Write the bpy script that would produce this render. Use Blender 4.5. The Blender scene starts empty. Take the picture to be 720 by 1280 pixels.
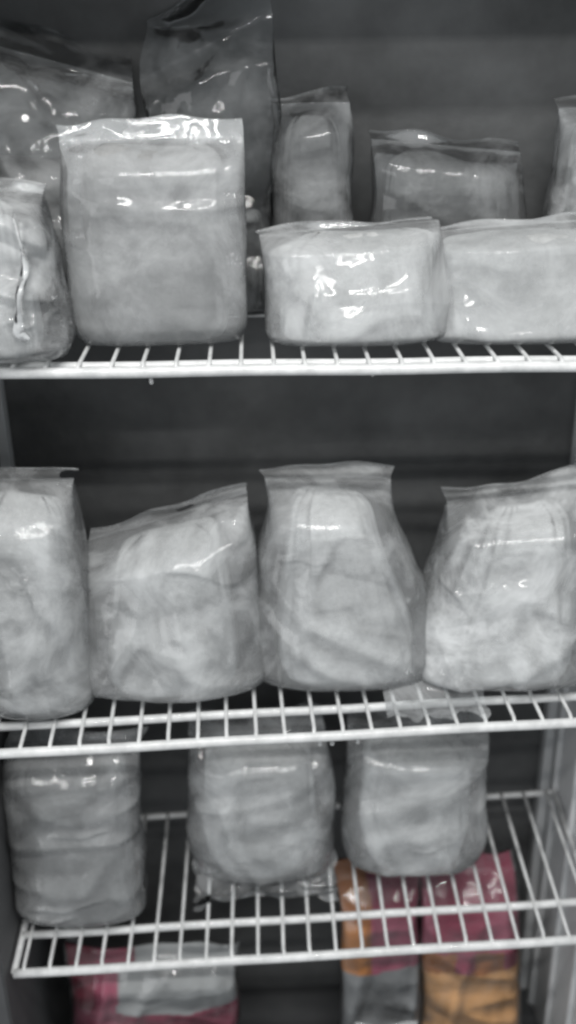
import bpy, math, random
from mathutils import Vector, Matrix, noise
C = bpy.context
S = C.scene
H0 = 1.5                                    # camera height above the shop floor

# ------------------------------------------------------------------ camera
cam = bpy.data.objects.new('camera', bpy.data.cameras.new('camera'))
S.collection.objects.link(cam); S.camera = cam
cam.data.sensor_fit = 'VERTICAL'; cam.data.sensor_height = 24; cam.data.lens = 24 * 1244.07 / 1280
cam.data.clip_start = .01; cam.data.clip_end = 50
R_ = Vector((.9993, -.03381, -.01603)); F_ = Vector((.02455, .91567, -.40118)); U_ = R_.cross(F_)
m = Matrix((R_, U_, -F_)).transposed().to_4x4(); m.translation = (0, 0, H0)
cam.matrix_world = m
cam.data.dof.use_dof = True; cam.data.dof.focus_distance = .88; cam.data.dof.aperture_fstop = 1.6

# ------------------------------------------------------------------ world and lamps
w = bpy.data.worlds.new('World'); S.world = w; w.use_nodes = True
w.node_tree.nodes['Background'].inputs[0].default_value = (.93, .97, 1, 1)
w.node_tree.nodes['Background'].inputs[1].default_value = .39
S.view_settings.view_transform = 'Standard'; S.view_settings.look = 'None'
S.view_settings.exposure = 0; S.view_settings.gamma = 1
def area(name, loc, target, sx, sy, power, col=(1, .99, .97)):
    l = bpy.data.lights.new(name, 'AREA'); l.shape = 'RECTANGLE'; l.size = sx; l.size_y = sy; l.energy = power; l.color = col
    o = bpy.data.objects.new(name, l); S.collection.objects.link(o); o.location = loc
    o.rotation_euler = (Vector(target) - Vector(loc)).to_track_quat('-Z', 'Y').to_euler(); return o
for y_, pw in ((-.85, 11.5), (-.40, 13.5), (.05, 14.5)):
    area('ceiling_tube_lamp', (.05, y_, 2.72), (.05, .92, 1.1), 1.25, .045, pw)
area('side_fill_light', (-2.2, -1.6, 1.6), (.0, .90, 1.25), 1.4, 1.6, 14, (.98, .99, 1))  # added soft fill from the left; no window is known there
S.cycles.transparent_max_bounces = 24
S.cycles.max_bounces = 8
S.cycles.caustics_reflective = False; S.cycles.caustics_refractive = False
S.cycles.sample_clamp_indirect = 3
S.cycles.pixel_filter_type = 'BLACKMAN_HARRIS'; S.cycles.filter_width = 2.6

# ------------------------------------------------------------------ materials
def mat(name):
    M = bpy.data.materials.new(name); M.use_nodes = True; nt = M.node_tree; nt.nodes.clear()
    out = nt.nodes.new('ShaderNodeOutputMaterial'); return M, nt, out
def N(nt, kind, **kw):
    n = nt.nodes.new('ShaderNode' + kind)
    for k, v in kw.items():
        if k.startswith('i_'):
            key = k[2:]; n.inputs[int(key) if key.isdigit() else key.replace('_', ' ')].default_value = v
        else: setattr(n, k, v)
    return n
def coord(nt, scale=(1, 1, 1), loc=(0, 0, 0)):
    t = N(nt, 'TexCoord'); mp = N(nt, 'Mapping'); nt.links.new(t.outputs['Object'], mp.inputs[0])
    mp.inputs['Scale'].default_value = scale; mp.inputs['Location'].default_value = loc; return mp.outputs[0]
def solid(name, c1, c2, rough, scale=8, bump=.2, bs=60, dist=.002, coat=0, metallic=0, spec=.5):
    M, nt, out = mat(name); L = nt.links.new; v = coord(nt)
    n = N(nt, 'TexNoise', i_Scale=scale, i_Detail=5, i_Roughness=.6); L(v, n.inputs['Vector'])
    r = N(nt, 'ValToRGB'); r.color_ramp.elements[0].position = .35; r.color_ramp.elements[1].position = .65
    r.color_ramp.elements[0].color = (*c1, 1); r.color_ramp.elements[1].color = (*c2, 1); L(n.outputs[0], r.inputs[0])
    b = N(nt, 'BsdfPrincipled', i_Roughness=rough, i_Metallic=metallic); L(r.outputs[0], b.inputs['Base Color'])
    b.inputs['Coat Weight'].default_value = coat; b.inputs['Specular IOR Level'].default_value = spec
    n2 = N(nt, 'TexNoise', i_Scale=bs, i_Detail=4); L(v, n2.inputs['Vector'])
    bp = N(nt, 'Bump', i_Strength=bump, i_Distance=dist); L(n2.outputs[0], bp.inputs['Height']); L(bp.outputs[0], b.inputs['Normal'])
    L(b.outputs[0], out.inputs[0]); return M
M_wire = solid('white_coated_wire', (.60, .61, .61), (.80, .81, .81), .38, scale=55, bump=.25, bs=300, dist=.0006, coat=.3)
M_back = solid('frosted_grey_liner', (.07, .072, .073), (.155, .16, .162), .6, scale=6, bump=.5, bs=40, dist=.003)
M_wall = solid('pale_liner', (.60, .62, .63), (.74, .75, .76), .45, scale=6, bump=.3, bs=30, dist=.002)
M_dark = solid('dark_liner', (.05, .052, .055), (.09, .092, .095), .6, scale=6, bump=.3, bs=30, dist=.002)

def food(name, c1, c2, scale, seed=0, frost=.5):
    """frosted pale frozen food: soft mottling with ice-white patches"""
    M, nt, out = mat(name); L = nt.links.new; v = coord(nt, loc=(seed, seed * .7, 0))
    n = N(nt, 'TexNoise', i_Scale=scale, i_Detail=6, i_Roughness=.62, i_Distortion=.6); L(v, n.inputs['Vector'])
    r = N(nt, 'ValToRGB'); e = r.color_ramp.elements; e[0].position = .36; e[1].position = .66
    e[0].color = (*c1, 1); e[1].color = (*c2, 1); L(n.outputs[0], r.inputs[0])
    g = N(nt, 'TexNoise', i_Scale=150, i_Detail=4, i_Roughness=.7); L(v, g.inputs['Vector'])
    gr = N(nt, 'MapRange'); gr.inputs['From Min'].default_value = .32; gr.inputs['From Max'].default_value = .62
    gr.inputs['To Min'].default_value = .80; gr.inputs['To Max'].default_value = 1.04; L(g.outputs[0], gr.inputs[0])
    gm = N(nt, 'VectorMath', operation='SCALE'); L(r.outputs[0], gm.inputs[0]); L(gr.outputs[0], gm.inputs['Scale'])
    b = N(nt, 'BsdfPrincipled', i_Roughness=.5); L(gm.outputs[0], b.inputs['Base Color'])
    n2 = N(nt, 'TexNoise', i_Scale=scale * 7, i_Detail=6, i_Roughness=.7); L(v, n2.inputs['Vector'])
    bp = N(nt, 'Bump', i_Strength=.4, i_Distance=.004); L(n2.outputs[0], bp.inputs['Height']); L(bp.outputs[0], b.inputs['Normal'])
    L(b.outputs[0], out.inputs[0]); return M

def film(name, haze=.16, frost=.25, seed=0., rough=.06, bump=.5, gloss=1.15):
    """thin clear plastic: transparent, sharp wrinkle highlights, milky patches of frost"""
    M, nt, out = mat(name); L = nt.links.new; t = N(nt, 'TexCoord')
    def mp(rot, sc):
        q = N(nt, 'Mapping'); L(t.outputs['Object'], q.inputs[0]); q.inputs['Rotation'].default_value = rot
        q.inputs['Scale'].default_value = sc; q.inputs['Location'].default_value = (seed, 0, seed * 1.3); return q.outputs[0]
    v = mp((0, 0, 0), (1, 1, 1))
    # long creases running two ways, and fine crinkle
    hs = []
    for rot, sc, s_ in (((0, .35 + .3 * math.sin(seed), 0), (.45, 1, 1.5), 15), ((0, -1.0 + .5 * math.cos(seed * 2), 0), (.4, 1, 1.3), 19), ((0, .9, 0), (1, 1, 1), 42)):
        n1 = N(nt, 'TexNoise', noise_type='RIDGED_MULTIFRACTAL', i_Scale=s_, i_Detail=3, i_Roughness=.45, i_Distortion=.7); L(mp(rot, sc), n1.inputs['Vector']); hs.append(n1.outputs[0])
    a = N(nt, 'Math', operation='MAXIMUM'); L(hs[0], a.inputs[0]); L(hs[1], a.inputs[1])
    ad = N(nt, 'Math', operation='MULTIPLY_ADD'); ad.inputs[1].default_value = .22; L(hs[2], ad.inputs[0]); L(a.outputs[0], ad.inputs[2])
    bp = N(nt, 'Bump', i_Strength=bump, i_Distance=.005); L(ad.outputs[0], bp.inputs['Height'])
    fr = N(nt, 'Fresnel', i_IOR=1.45); L(bp.outputs[0], fr.inputs['Normal'])
    gl = N(nt, 'BsdfGlossy', i_Roughness=rough); L(bp.outputs[0], gl.inputs['Normal'])
    tr = N(nt, 'BsdfTransparent'); tr.inputs[0].default_value = (.96, .97, .975, 1)
    df = N(nt, 'BsdfDiffuse'); df.inputs[0].default_value = (.80, .82, .83, 1); L(bp.outputs[0], df.inputs['Normal'])
    n3 = N(nt, 'TexNoise', i_Scale=13, i_Detail=6, i_Roughness=.65, i_Distortion=.5); L(v, n3.inputs['Vector'])
    mr = N(nt, 'MapRange'); mr.inputs['From Min'].default_value = .45; mr.inputs['From Max'].default_value = .68
    mr.inputs['To Min'].default_value = haze * .7; mr.inputs['To Max'].default_value = haze + frost; L(n3.outputs[0], mr.inputs[0])
    m1 = N(nt, 'MixShader'); L(mr.outputs[0], m1.inputs[0]); L(tr.outputs[0], m1.inputs[1]); L(df.outputs[0], m1.inputs[2])
    ml = N(nt, 'Math', operation='MULTIPLY', use_clamp=True); ml.inputs[1].default_value = gloss; L(fr.outputs[0], ml.inputs[0])
    m2 = N(nt, 'MixShader'); L(ml.outputs[0], m2.inputs[0]); L(m1.outputs[0], m2.inputs[1]); L(gl.outputs[0], m2.inputs[2])
    L(m2.outputs[0], out.inputs[0]); return M

def link(name, mesh, parent=None):
    o = bpy.data.objects.new(name, mesh); S.collection.objects.link(o)
    if parent: o.parent = parent
    return o
def mesh_of(name, vs, fs, mt, smooth=True):
    me = bpy.data.meshes.new(name); me.from_pydata(vs, [], fs); me.validate(); me.update()
    if smooth: me.polygons.foreach_set('use_smooth', [True] * len(me.polygons))
    me.materials.append(mt); return me
def thing(name, label, cat, loc, group=None):
    o = bpy.data.objects.new(name, None); S.collection.objects.link(o); o.location = loc
    o['label'] = label; o['category'] = cat
    if group: o['group'] = group
    return o
def tube(pts, rad, n=10, caps=True):
    vs, fs = [], []; prev = None
    for i, p in enumerate(pts):
        p = Vector(p); a = Vector(pts[max(0, i - 1)]); b = Vector(pts[min(len(pts) - 1, i + 1)])
        d = (b - a).normalized()
        u = d.orthogonal().normalized() if prev is None else (prev - d * prev.dot(d)).normalized()
        prev = u; w_ = d.cross(u)
        for k in range(n):
            t = 2 * math.pi * k / n; vs.append(p + (u * math.cos(t) + w_ * math.sin(t)) * rad)
    for i in range(len(pts) - 1):
        for k in range(n):
            fs.append((i * n + k, i * n + (k + 1) % n, (i + 1) * n + (k + 1) % n, (i + 1) * n + k))
    if caps: fs.append(tuple(range(n))[::-1]); fs.append(tuple(len(vs) - n + k for k in range(n)))
    return vs, fs
def boxmesh(name, lo, hi, mt, bev=.002):
    import bmesh
    bm = bmesh.new(); bmesh.ops.create_cube(bm, size=1)
    for v in bm.verts:
        for i in range(3): v.co[i] = (lo[i] + hi[i]) / 2 + v.co[i] * (hi[i] - lo[i])
    if bev: bmesh.ops.bevel(bm, geom=bm.edges[:], offset=bev, segments=2, affect='EDGES')
    me = bpy.data.meshes.new(name); bm.to_mesh(me); bm.free(); me.materials.append(mt); return me

# ------------------------------------------------------------------ the cabinet
XL, XR, YF, YB = -.288, .362, .775, 1.05
ZB, ZT = H0 - 1.215, H0 + .20
cab = thing('freezer_cabinet', 'upright freezer interior with dark frosted back and pale right side behind the shelves', 'freezer', (0, .9, ZB))
def cp(name, lo, hi, mt, **k):
    c = Vector((0, .9, ZB)); return link(name, boxmesh(name, Vector(lo) - c, Vector(hi) - c, mt, **k), cab)
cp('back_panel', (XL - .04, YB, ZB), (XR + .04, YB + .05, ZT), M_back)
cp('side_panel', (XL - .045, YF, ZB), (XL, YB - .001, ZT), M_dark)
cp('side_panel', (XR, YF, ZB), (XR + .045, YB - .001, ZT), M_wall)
cp('top_panel', (XL - .045, YF, ZT + .001), (XR + .045, YB + .05, ZT + .06), M_wall)
cp('base_panel', (XL - .045, YF, ZB - .06), (XR + .045, YB + .05, ZB - .001), M_dark)
for x in (XL + .001, XR - .013):
    cp('upright', (x, YB - .022, ZB + .002), (x + .012, YB - .004, ZT - .002), M_wall, bev=.001)
for y_ in (.86, .93, 1.0):
    cp('liner_rib', (XR - .006, y_, ZB + .003), (XR + .001, y_ + .012, ZT - .003), M_wall, bev=.002)

# ------------------------------------------------------------------ wire shelves
D = [.2320, .5835, .8692]; T = [.0314, .0403, .1065]; RO = [-.0124, .0015, .0329]
YW = [.0009, .0332, -.0034]; DD = [.032, -.0158, -.0162]; X0 = [-.1561, -.2373, -.2712]; G = [.0150, .0402, .0466]
YBK = [1.03, 1.03, 1.0]
def sp(s, x, k, dz=0):
    """point on shelf s at width x and distance k behind its front rail"""
    return Vector((x - YW[s] * k, .806 + DD[s] + k + YW[s] * x, H0 - D[s] + RO[s] * x + T[s] * k + dz))
def shelf_z(s, x, y): return H0 - D[s] + RO[s] * x + T[s] * (y - .806 - DD[s] - YW[s] * x) + .0075
names = ['top white wire shelf, carrying the flat clear bags under the dark upper space',
         'middle white wire shelf with two pale front rails, between the top and bottom shelves',
         'bottom white wire shelf with long wires running back above the pink and orange packs']
def build_shelf(s):
    rnd = random.Random(s + 5)
    org = sp(s, 0, 0); sh = thing('wire_shelf', names[s], 'shelf', org, 'white wire shelves')
    rel = lambda l: [p - org for p in l]
    depth = YBK[s] - .806 - DD[s]
    xs = [X0[s] + .028 * i for i in range(-8, 28)]
    xa, xb = XL + .006, XR - .006
    xs = [x for x in xs if xa + .008 < x < xb - .006]
    def rail(name, k, rad, dz=0, x0=xa, x1=xb):
        pts = [sp(s, x0 + (x1 - x0) * i / 14, k, dz + .0005 * math.sin(i * 1.3 + s)) for i in range(15)]
        v, f = tube(rel(pts), rad, 12); link(name, mesh_of(name, v, f, M_wire), sh)
    rail('front_rail', 0, .0049, dz=-.0008)
    rail('second_rail', G[s], .0044)
    rail('back_rail', depth, .0036)
    for x in (xa, xb):
        v, f = tube(rel([sp(s, x, 0), sp(s, x, depth * .5), sp(s, x, depth)]), .0036, 10)
        link('side_rail', mesh_of('side_rail', v, f, M_wire), sh)
    for x in xs:
        j = rnd.uniform(-.0008, .0008); rw = .0020
        pts = [sp(s, x, -.0015, -.001), sp(s, x, .001, .0036), sp(s, x + j, .006, .0046)] + [sp(s, x + j * (1 - t), .01 + (depth - .01) * t, .0046) for t in (.25, .5, .75, 1)]
        v, f = tube(rel(pts), rw, 8); link('wire', mesh_of('wire', v, f, M_wire), sh)
    return sh
shelves = [build_shelf(s) for s in range(3)]

# ------------------------------------------------------------------ bags
def sm(a, b, t):
    t = min(1, max(0, (t - a) / (b - a))); return t * t * (3 - 2 * t)
def nz(p, sc, seed): return noise.noise(Vector((p[0] * sc + seed, p[1] * sc + seed * 2.3, p[2] * sc - seed)))
def ridge(p, sc, seed):
    return (1 - abs(noise.noise(Vector((p[0] * sc + seed, p[1] * sc + seed * .7, p[2] * sc + seed * 1.9))) * 2)) 
def pillow(W, H, Th, lean, top, seed, inset=0, insx=None, vmax=1., nu=160, nv=130, flop=.3, taper=.0, crease=.0030, lump=0., corner=.12, shear=0., base=.55, slant=0., fold=.7, loose=.006, folds=()):
    """closed pillow shape standing on its bottom seam; top = height share where the filling ends.
    The filling (inset > 0) is a slumped block; the film hangs loose round it with thin side wings and folds back above it."""
    vs, fs = [], []
    for j in range(nv + 1):
        v = j / nv * vmax
        rise = math.sqrt(max(0, 1 - (1 - min(1, v / corner)) ** 2)); rise = base + (1 - base) * rise
        hw = W / 2 * (1 - .14 * (1 - rise) / (1 - base) * (1 + (corner > .2))) * (1 - taper * sm(.1, 1, v))
        if inset:
            e = v / vmax; body = rise * (max(0, 1 - max(0, (e - .80) / .20) ** 2.2)) ** .5 * (1 - .25 * sm(.1, 1, e))
            ht = max(.0006, Th / 2 * body - inset * .5 * (body > .05))
            hw = (hw - (insx or inset)) * math.sqrt(max(.0, 1 - max(0, (e - .88) / .12) ** 2.6) * .60 + .40)
        else:
            body = rise * (1 - sm(top * .84, top * 1.02, v) * .985) * (1 - .2 * sm(.1, 1, v)); ht = max(.0006, Th / 2 * body)
        for i in range(nu):
            a = 2 * math.pi * i / nu; c, s_ = math.cos(a), math.sin(a); sgn = 1 if s_ > 0 else -1
            sx, sy = (.55, 1.05) if inset else (.80, .80)
            x = hw * math.copysign(abs(c) ** sx, c); y = ht * math.copysign(abs(s_) ** sy, s_); zc = v * H
            amp = sm(0, .1, v); side = sgn * .7
            if inset:
                y += sgn * (lump * 2.2 * nz((x, side, zc), 15, seed) + lump * nz((x, side, zc), 38, seed)) * min(1, abs(s_) * 1.5)
                x += .005 * nz((c, 0, zc), 14, seed + 8)
                zz = zc + .010 * sm(.5, 1, v / vmax) * nz((x, y, 0), 20, seed)
            else:
                # loose film: broad billows, then sharp folds that run across it
                k = min(1, ht / .010) * amp
                wx = x + .02 * nz((x, side, zc), 9, seed + 2); wz = zc + .02 * nz((x, side, zc), 9, seed + 6)
                ang = .5 * math.sin(seed); rx = wx * math.cos(ang) - wz * math.sin(ang); rz = wx * math.sin(ang) + wz * math.cos(ang)
                f1 = max(0, ridge((rx * .35, side, rz * 1.3), 14, seed) - .35); f2 = max(0, ridge((rx * 1.3, side, rz * .45), 12, seed + 31) - .45)
                y += sgn * k * (loose * (.5 + nz((x, side, zc), 10, seed + 1)) + crease * 1.3 * (f1 + f2) + crease * .35 * nz((x, side, zc), 45, seed + 3))
                if sgn < 0:
                    for (ax, az, bx, bz, hh) in folds:        # single sharp folds pinched in the film
                        ex, ez = bx - ax, bz - az; l2 = ex * ex + ez * ez
                        tt = ((x - ax) * ex + (zc - az) * ez) / l2
                        if -.15 < tt < 1.15:
                            tc = min(1, max(0, tt)); dd = math.hypot(x - ax - ex * tc, zc - az - ez * tc + .002 * math.sin(tt * 9 + seed))
                            if dd < .012: y -= hh * math.exp(-(dd / .0026) ** 2) * sm(-.15, .25, tt) * (1 - sm(.8, 1.15, tt))
                neck = math.exp(-((v - top) / .10) ** 2)
                y += sgn * k * .0020 * neck * math.sin(x * 190 + 5 * nz((x, 0, 0), 12, seed))
                hd = max(0, v - top) * H; h = sm(top, 1, v)
                zz = zc - fold * hd * (.8 + .5 * nz((x, 0, 0), 11, seed)); y += fold * hd * 1.0 + flop * hd
                y += h * (.005 * math.sin(x * 46 + seed) + .008 * nz((x, 0, zc), 26, seed + 9)); zz += .006 * h * nz((x, 0, 0), 22, seed + 5)
                x += .008 * nz((0, 0, zc), 15, seed + (7 if c > 0 else 1)) * abs(c) * (1 + h)
            zz += slant * x * sm(0, 1, v) + 0
            vs.append((x + shear * v * H, y + lean * v * H, zz))
    for j in range(nv):
        for i in range(nu):
            fs.append((j * nu + i, j * nu + (i + 1) % nu, (j + 1) * nu + (i + 1) % nu, (j + 1) * nu + i))
    fs.append(tuple(range(nu))[::-1])
    if inset: fs.append(tuple(nv * nu + k for k in range(nu)))
    return vs, fs
def strip(pts_fn, n, mt, name, parent, rad):
    v, f = tube([pts_fn(i / n) for i in range(n + 1)], rad, 6); return link(name, mesh_of(name, v, f, mt), parent)

def flap(parent, pts, mt, seed, amp=.004, nu=56, nv=30, name='loose_flap'):
    """loose film between four corners (relative to parent): soft waves, few sharp folds, ragged outline"""
    a, b, c_, d = [Vector(p) for p in pts]; vs, fs = [], []
    for j in range(nv + 1):
        for i in range(nu + 1):
            s0, t0 = i / nu, j / nv
            s_ = s0 + .06 * nz((0, t0, 0), 4, seed) * (1 if s0 > .5 else -1) * abs(s0 - .5) * 2
            t = t0 * (1 + .28 * nz((s0, 0, 0), 3.2, seed + 2) + .08 * nz((s0, 0, 0), 11, seed))
            p = (a * (1 - s_) + b * s_) * (1 - t) + (d * (1 - s_) + c_ * s_) * t
            p.z -= (a.z - d.z) * .35 * math.sin(math.pi * min(1, t))
            wv = abs(nz((s_, t * .6, 0), 3.4, seed + 4)); r = max(0, ridge((s_, t * .5, 0), 5, seed) - .6)
            p = p + Vector((0, -.3 * wv * amp, wv * amp * 1.6 + r * amp * 1.2))
            vs.append(p)
    for j in range(nv):
        for i in range(nu):
            k = j * (nu + 1) + i; fs.append((k, k + 1, k + nu + 2, k + nu + 1))
    return link(name, mesh_of(name, vs, fs, mt), parent)

def drop(s, x, k):
    M = film('ice', .25, .2, 1.1, bump=.2, gloss=2.0); o = shelves[s]; p = sp(s, x, k, -.0052) - o.location
    vs, fs = [], []
    for j in range(9):
        a = math.pi * j / 8; r = .0024 * math.sin(a) * (1 - .25 * math.cos(a)); z = -.0035 * (1 - math.cos(a))
        for i in range(10): vs.append((p.x + r * math.cos(i * .6283), p.y + r * math.sin(i * .6283), p.z + z))
    for j in range(8):
        for i in range(10): fs.append((j * 10 + i, j * 10 + (i + 1) % 10, (j + 1) * 10 + (i + 1) % 10, (j + 1) * 10 + i))
    link('ice_drop', mesh_of('ice_drop', vs, fs, M), o)
for a in ((0, -.094, 0), (0, .10, .015), (1, .048, 0), (1, .060, .0), (1, .085, 0)): drop(*a)
def bag(label, x0, x1, y, s, ztop, Th=.07, top=.8, lean=.15, seed=1, haze=.16, frost=.25, col=((.36, .37, .37), (.60, .61, .61)), fill=None,
        flop=.3, slant=0., fold=.7, loose=.006, shelf_floor=None, lump=.0022, insx=.014, folds=(), ribbons=(), name='plastic_bag', group='clear bags of pale frozen food', sc=16, crease=.003, taper=.0, shear=0., bump=.5,
        cat='plastic bag', corner=.12, inset=.006, rough=.07, base=.55):
    xc = (x0 + x1) / 2; W = x1 - x0
    zb = shelf_floor if shelf_floor is not None else max(shelf_z(s, xc, y - Th * .2), shelf_z(s, x0, y - Th * .2), shelf_z(s, x1, y - Th * .2)) - .001
    H = H0 + ztop - zb
    b = thing(name, label, cat, (xc, y, zb), group)
    lf = []                                    # folds are given as polylines in world x, z - H0
    for pl in folds:
        for (ax, az), (bx, bz) in zip(pl[1:], pl[2:]):
            un = lambda X, Z: (X - xc - shear * (Z + H0 - zb), Z + H0 - zb - slant * (X - xc))
            lf.append((*un(ax, az), *un(bx, bz), pl[0]))
    fm = film('clear_film', haze, frost, seed * 3.7, bump=bump, rough=rough)
    v, f = pillow(W, H, Th, lean, top, seed, flop=flop, crease=crease, taper=taper, shear=shear, corner=corner, base=base, slant=slant, fold=fold, loose=loose, folds=lf); link('film', mesh_of('film', v, f, fm), b)
    for pl in ribbons:                          # painted glint: narrow ribbon of whiter film standing in for a bright streak
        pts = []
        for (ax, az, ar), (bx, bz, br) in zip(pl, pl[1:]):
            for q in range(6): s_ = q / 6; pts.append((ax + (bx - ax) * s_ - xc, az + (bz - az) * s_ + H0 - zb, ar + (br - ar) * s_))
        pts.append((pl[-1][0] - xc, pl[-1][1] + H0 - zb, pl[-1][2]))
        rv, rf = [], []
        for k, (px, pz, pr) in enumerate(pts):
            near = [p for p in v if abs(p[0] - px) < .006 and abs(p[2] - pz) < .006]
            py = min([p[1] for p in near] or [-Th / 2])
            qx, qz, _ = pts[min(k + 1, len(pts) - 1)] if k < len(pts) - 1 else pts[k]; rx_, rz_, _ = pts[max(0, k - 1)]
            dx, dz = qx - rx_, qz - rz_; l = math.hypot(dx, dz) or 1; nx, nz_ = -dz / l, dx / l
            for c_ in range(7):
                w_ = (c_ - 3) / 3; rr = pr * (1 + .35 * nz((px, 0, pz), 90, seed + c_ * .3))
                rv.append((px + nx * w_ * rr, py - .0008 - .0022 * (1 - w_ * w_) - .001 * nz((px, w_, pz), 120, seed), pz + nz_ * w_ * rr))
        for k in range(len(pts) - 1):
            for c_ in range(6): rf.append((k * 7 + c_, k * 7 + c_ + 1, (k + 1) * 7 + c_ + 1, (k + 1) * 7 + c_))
        link('glint_ribbon', mesh_of('glint_ribbon', rv, rf, film('glint_film', .55, .35, seed, bump=.5, gloss=2.)), b)
    nrow = len(v) // 160
    rim = [Vector(v[(nrow - 1) * 160 + k]) for k in range(0, 81, 2)]
    tv, tf = tube(rim, .0009, 6); link('seal_edge', mesh_of('seal_edge', tv, tf, fm), b)
    if col:
        fill = fill or top * .93
        v, f = pillow(W, H, Th, lean, top, seed + 20, inset=inset, insx=insx, vmax=fill, nu=72, nv=50, lump=lump, taper=taper, shear=shear, corner=corner, base=base, slant=slant, fold=fold, loose=loose)
        cm = food('frozen_food', col[0], col[1], sc, seed)
        v = [(p[0], p[1], p[2] + .003) for p in v]
        link('contents', mesh_of('contents', v, f, cm), b)
    return b

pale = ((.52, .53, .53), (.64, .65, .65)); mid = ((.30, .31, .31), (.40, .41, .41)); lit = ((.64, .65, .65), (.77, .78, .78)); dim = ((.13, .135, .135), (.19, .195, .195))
# --- top shelf, back row
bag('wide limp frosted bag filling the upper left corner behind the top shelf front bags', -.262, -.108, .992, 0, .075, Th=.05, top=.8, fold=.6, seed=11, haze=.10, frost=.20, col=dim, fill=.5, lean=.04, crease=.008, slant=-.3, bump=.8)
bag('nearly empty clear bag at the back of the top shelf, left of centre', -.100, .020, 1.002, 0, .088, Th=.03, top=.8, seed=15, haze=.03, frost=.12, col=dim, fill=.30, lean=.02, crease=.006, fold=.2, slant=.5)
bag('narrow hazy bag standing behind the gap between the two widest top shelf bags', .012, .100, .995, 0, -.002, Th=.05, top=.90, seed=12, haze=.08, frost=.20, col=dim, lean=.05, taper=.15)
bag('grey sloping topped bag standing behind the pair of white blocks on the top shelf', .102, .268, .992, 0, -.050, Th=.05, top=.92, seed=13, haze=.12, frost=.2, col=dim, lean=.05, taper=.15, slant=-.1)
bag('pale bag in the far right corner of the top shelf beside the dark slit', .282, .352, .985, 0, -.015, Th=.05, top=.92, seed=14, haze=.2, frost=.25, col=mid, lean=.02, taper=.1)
# --- top shelf, front row
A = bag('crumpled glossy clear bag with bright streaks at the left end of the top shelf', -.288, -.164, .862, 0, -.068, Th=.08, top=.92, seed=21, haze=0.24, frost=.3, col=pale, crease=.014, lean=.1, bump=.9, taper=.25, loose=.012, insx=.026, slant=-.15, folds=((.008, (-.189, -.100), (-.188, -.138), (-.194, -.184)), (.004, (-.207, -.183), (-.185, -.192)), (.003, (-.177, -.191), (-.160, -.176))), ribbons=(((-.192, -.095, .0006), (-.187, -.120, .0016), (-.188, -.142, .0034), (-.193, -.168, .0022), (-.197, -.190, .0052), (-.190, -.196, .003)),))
B = bag('wide flat clear bag with straight sealed top edge, second from left on top shelf', -.168, -.010, .905, 0, -.030, Th=.06, top=.90, fill=.86, seed=22, haze=.30, frost=.12, col=((.24, .245, .245), (.33, .335, .335)), lean=.06, crease=.003, fold=.15, insx=.018, loose=.003, folds=((.002, (-.033, -.050), (-.035, -.111)), (.002, (-.117, -.058), (-.036, -.060))))
Cb = bag('bag of bright white frozen block with a glossy left edge mid top shelf', .008, .172, .905, 0, -.118, Th=.09, top=.92, seed=23, haze=0.32, frost=.2, col=((.50, .51, .51), (.64, .65, .65)), lean=.22, crease=.004, slant=.06, insx=.012, folds=((.005, (.054, -.165), (.044, -.214)),))
Db = bag('smooth pale bag with thin bright line along its top, right end of top shelf', .155, .353, .905, 0, -.120, Th=.09, top=.93, seed=24, haze=0.36, frost=.12, col=((.40, .41, .41), (.52, .53, .53)), lean=.22, crease=.003, slant=.05, folds=((.003, (.166, -.140), (.245, -.134)),))
# --- middle shelf
bag('pale bag with two bright horizontal creases at the left end of the middle shelf', -.286, -.172, .862, 1, -.335, Th=.12, top=.93, seed=31, haze=0.30, frost=.25, col=pale, lean=.15, crease=.006, inset=.008, insx=.016, shear=-.03, fold=1.0, folds=((.003, (-.233, -.350), (-.176, -.352)), (.003, (-.237, -.372), (-.182, -.380)), (.004, (-.245, -.411), (-.228, -.431), (-.221, -.42), (-.212, -.457))))
bag('bulging clear bag with a slanted bright crease, second from left on the middle shelf', -.198, .004, .886, 1, -.390, Th=.12, top=.92, seed=32, haze=0.30, frost=.25, col=pale, lean=.18, crease=.007, inset=.008, insx=.034, taper=.18, slant=.30, loose=.010, fold=1.0, folds=((.004, (-.103, -.412), (-.057, -.402), (-.022, -.390)), (.003, (-.099, -.425), (-.024, -.440), (.001, -.483))))
bag('upright white bag with a straight left side in the centre of the middle shelf', -.016, .186, .892, 1, -.355, Th=.12, top=.93, seed=33, haze=0.26, frost=.2, col=lit, lean=.16, crease=.004, inset=.008, insx=.028, taper=.38, shear=-.10, slant=-.05, fold=1.0, folds=((.0025, (.018, -.429), (.06, -.43)),))
bag('large bright bag with frosted lower left corner at the right end of the middle shelf', .140, .357, .886, 1, -.372, Th=.12, top=.92, seed=37, haze=0.30, frost=.4, col=lit, lean=.18, crease=.007, inset=.008, insx=.044, taper=.26, shear=.11, slant=.12, loose=.010, fold=1.0, folds=((.003, (.249, -.43), (.256, -.465)), (.004, (.161, -.453), (.202, -.49), (.197, -.535))))
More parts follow.
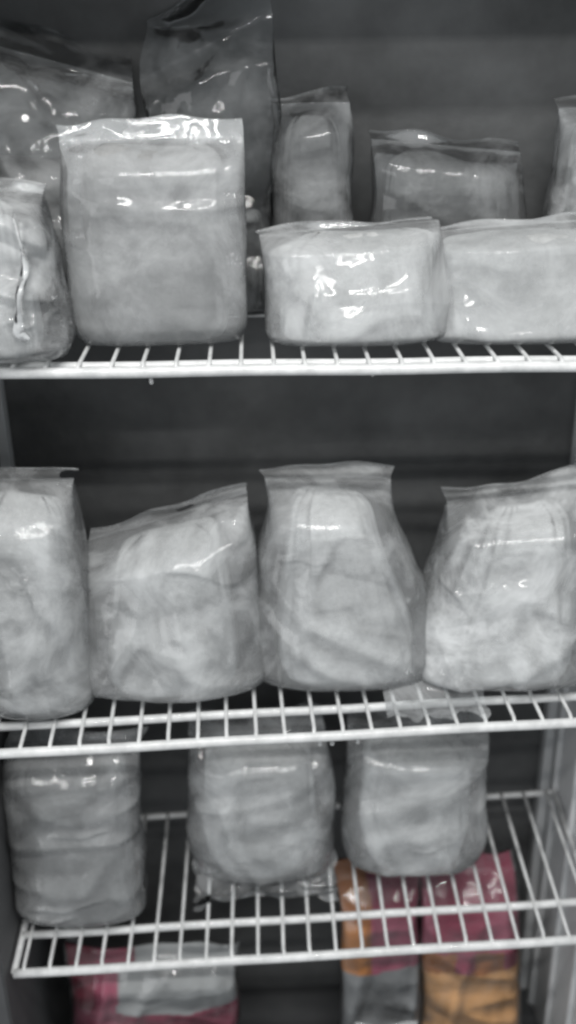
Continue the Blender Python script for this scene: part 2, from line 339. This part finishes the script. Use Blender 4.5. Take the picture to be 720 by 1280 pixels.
# --- bottom shelf
bag('dim flat clear bag with stacked horizontal glints at the left end of the bottom shelf', -.287, -.142, .862, 2, -.640, Th=.08, top=.95, seed=41, haze=0.26, frost=.15, col=((.16, .165, .165), (.36, .37, .37)), lean=.12, crease=.006, folds=((.003, (-.234, -.733), (-.169, -.732)), (.003, (-.265, -.823), (-.184, -.813)), (.003, (-.266, -.835), (-.216, -.832))))
bag('round bottomed pale bag over a crinkled clear skirt in the middle of the bottom shelf', -.100, .074, .908, 2, -.650, Th=.10, top=.9, seed=42, haze=0.28, frost=.25, col=pale, lean=.1, corner=.35, crease=.005, inset=.008, insx=.022, taper=.1)
bag('round bottomed pale bag with two tiny glints above the pink pack on the bottom shelf', .080, .248, .905, 2, -.655, Th=.10, top=.9, seed=43, haze=0.28, frost=.25, col=pale, lean=.1, corner=.35, crease=.005, inset=.008, insx=.022, taper=.05, slant=-.1, folds=((.003, (.159, -.792), (.203, -.78)),))
# --- loose film lying over the wires
def drape(parent, s, xa, xb, y0, y1, rise, mt, seed, amp=.005):
    o = parent.location
    P = lambda x, y, dz: (x - o.x, y - o.y, shelf_z(s, x, y) + dz - o.z)
    return flap(parent, [P(xa, y1, rise), P(xb, y1, rise), P(xb + .004, y0, .002), P(xa - .004, y0, .002)], mt, seed, amp)
bags = sorted([o for o in S.objects if o.get('category') == 'plastic bag'], key=lambda o: o.name)
F1 = film('crinkled_film', .14, .25, 2.2, bump=.8, gloss=1.3); F2 = film('soft_film', .22, .15, 7.1, bump=.25, gloss=.4)
drape(bags[14], 2, -.088, .068, .852, .895, .034, F1, 3, .010)
drape(bags[12], 1, .118, .212, .802, .880, .045, F2, 5, .003)

# --- packs standing on the cabinet floor under the bottom shelf
def print_mat(name):
    M, nt, out = mat(name); L = nt.links.new
    a = N(nt, 'Attribute', attribute_name='print'); v = coord(nt)
    n = N(nt, 'TexNoise', i_Scale=30, i_Detail=5); L(v, n.inputs['Vector'])
    mx = N(nt, 'MixRGB', blend_type='MULTIPLY'); mx.inputs[0].default_value = .22; L(a.outputs['Color'], mx.inputs[1]); L(n.outputs[0], mx.inputs[2])
    b = N(nt, 'BsdfPrincipled', i_Roughness=.28); L(mx.outputs[0], b.inputs['Base Color'])
    bp = N(nt, 'Bump', i_Strength=.5, i_Distance=.003); L(n.outputs[0], bp.inputs['Height']); L(bp.outputs[0], b.inputs['Normal'])
    L(b.outputs[0], out.inputs[0]); return M
M_print = print_mat('printed_wrapper_film')
PINK = (.36, .035, .09); ROSE = (.52, .11, .19); WINE = (.24, .015, .045); ORA = (.72, .27, .06); RUST = (.46, .15, .025); PEACH = (.90, .46, .17); WHT = (.50, .51, .51); GRY = (.30, .305, .31)
def pack(label, cat, x0, x1, y, ztop, Th, lean, seed, cf, nm='printed_pack'):
    xc = (x0 + x1) / 2; W = x1 - x0; zb = ZB + .001; Hh = H0 + ztop - zb
    b = thing(nm, label, cat, (xc, y, zb))
    v, f = pillow(W, Hh, Th, lean, .93, seed, fold=.2, crease=.004, corner=.08)
    me = mesh_of('printed_wrapper', v, f, M_print); ca = me.color_attributes.new('print', 'FLOAT_COLOR', 'POINT')
    for k, p in enumerate(v):
        q = (p[0] + .006 * nz(p, 30, seed), p[2] + zb - H0 + .006 * nz(p, 26, seed + 5))
        ca.data[k].color = (*cf(q[0] / W + .5, q[1]), 1)
    link('printed_wrapper', me, b)
    rim = [Vector(v[130 * 160 + k]) for k in range(0, 81, 2)]
    tv, tf = tube(rim, .0011, 6); link('seal_edge', mesh_of('seal_edge', tv, tf, M_print), b)
    v, f = pillow(W + .006, Hh, Th + .006, lean, .93, seed, fold=.2, crease=.006, corner=.08)
    link('outer_film', mesh_of('outer_film', v, f, film('outer_film', .03, .07, seed, bump=.7)), b)
    return b
def c1(u, z):
    if z > -1.035 and u < .16: return WINE
    if u < .40 and z > -.985: return PINK if u < .36 else WINE
    if u < .28: return ROSE
    return WHT if z > -1.038 else PINK
def c2(u, z):
    if z < -1.02: return GRY
    if u < .38: return RUST if z > -.96 or u > .31 else ORA
    return PINK if (z > -.955) else ROSE
def c3(u, z):
    if z < -1.025: return PEACH
    if z < -.998: return RUST if (u < .32 or .5 < u < .82) else PINK
    return ROSE if u > .62 and z < -.95 else (PINK if u > .1 else ROSE)
pack('dark red and rose pack with a pale centre under the left of the bottom shelf', 'food pack', -.252, -.050, .885, -.962, .06, .05, 51, c1)
pack('narrow pack, orange on its left and rose on its right, beside the larger pink pack', 'food pack', .082, .178, .860, -.900, .045, .32, 52, c2)
pack('large deep pink pack turning peach orange in its lower half, under the bottom shelf', 'food pack', .183, .305, .865, -.900, .06, .32, 53, c3)
bag('small cloudy bag low on the freezer floor in front of the orange edged pack', .095, .168, .800, 2, -1.02, Th=.03, top=.8, seed=55, haze=.45, frost=.3, col=None, group=None, shelf_floor=ZB + .001, lean=.02)
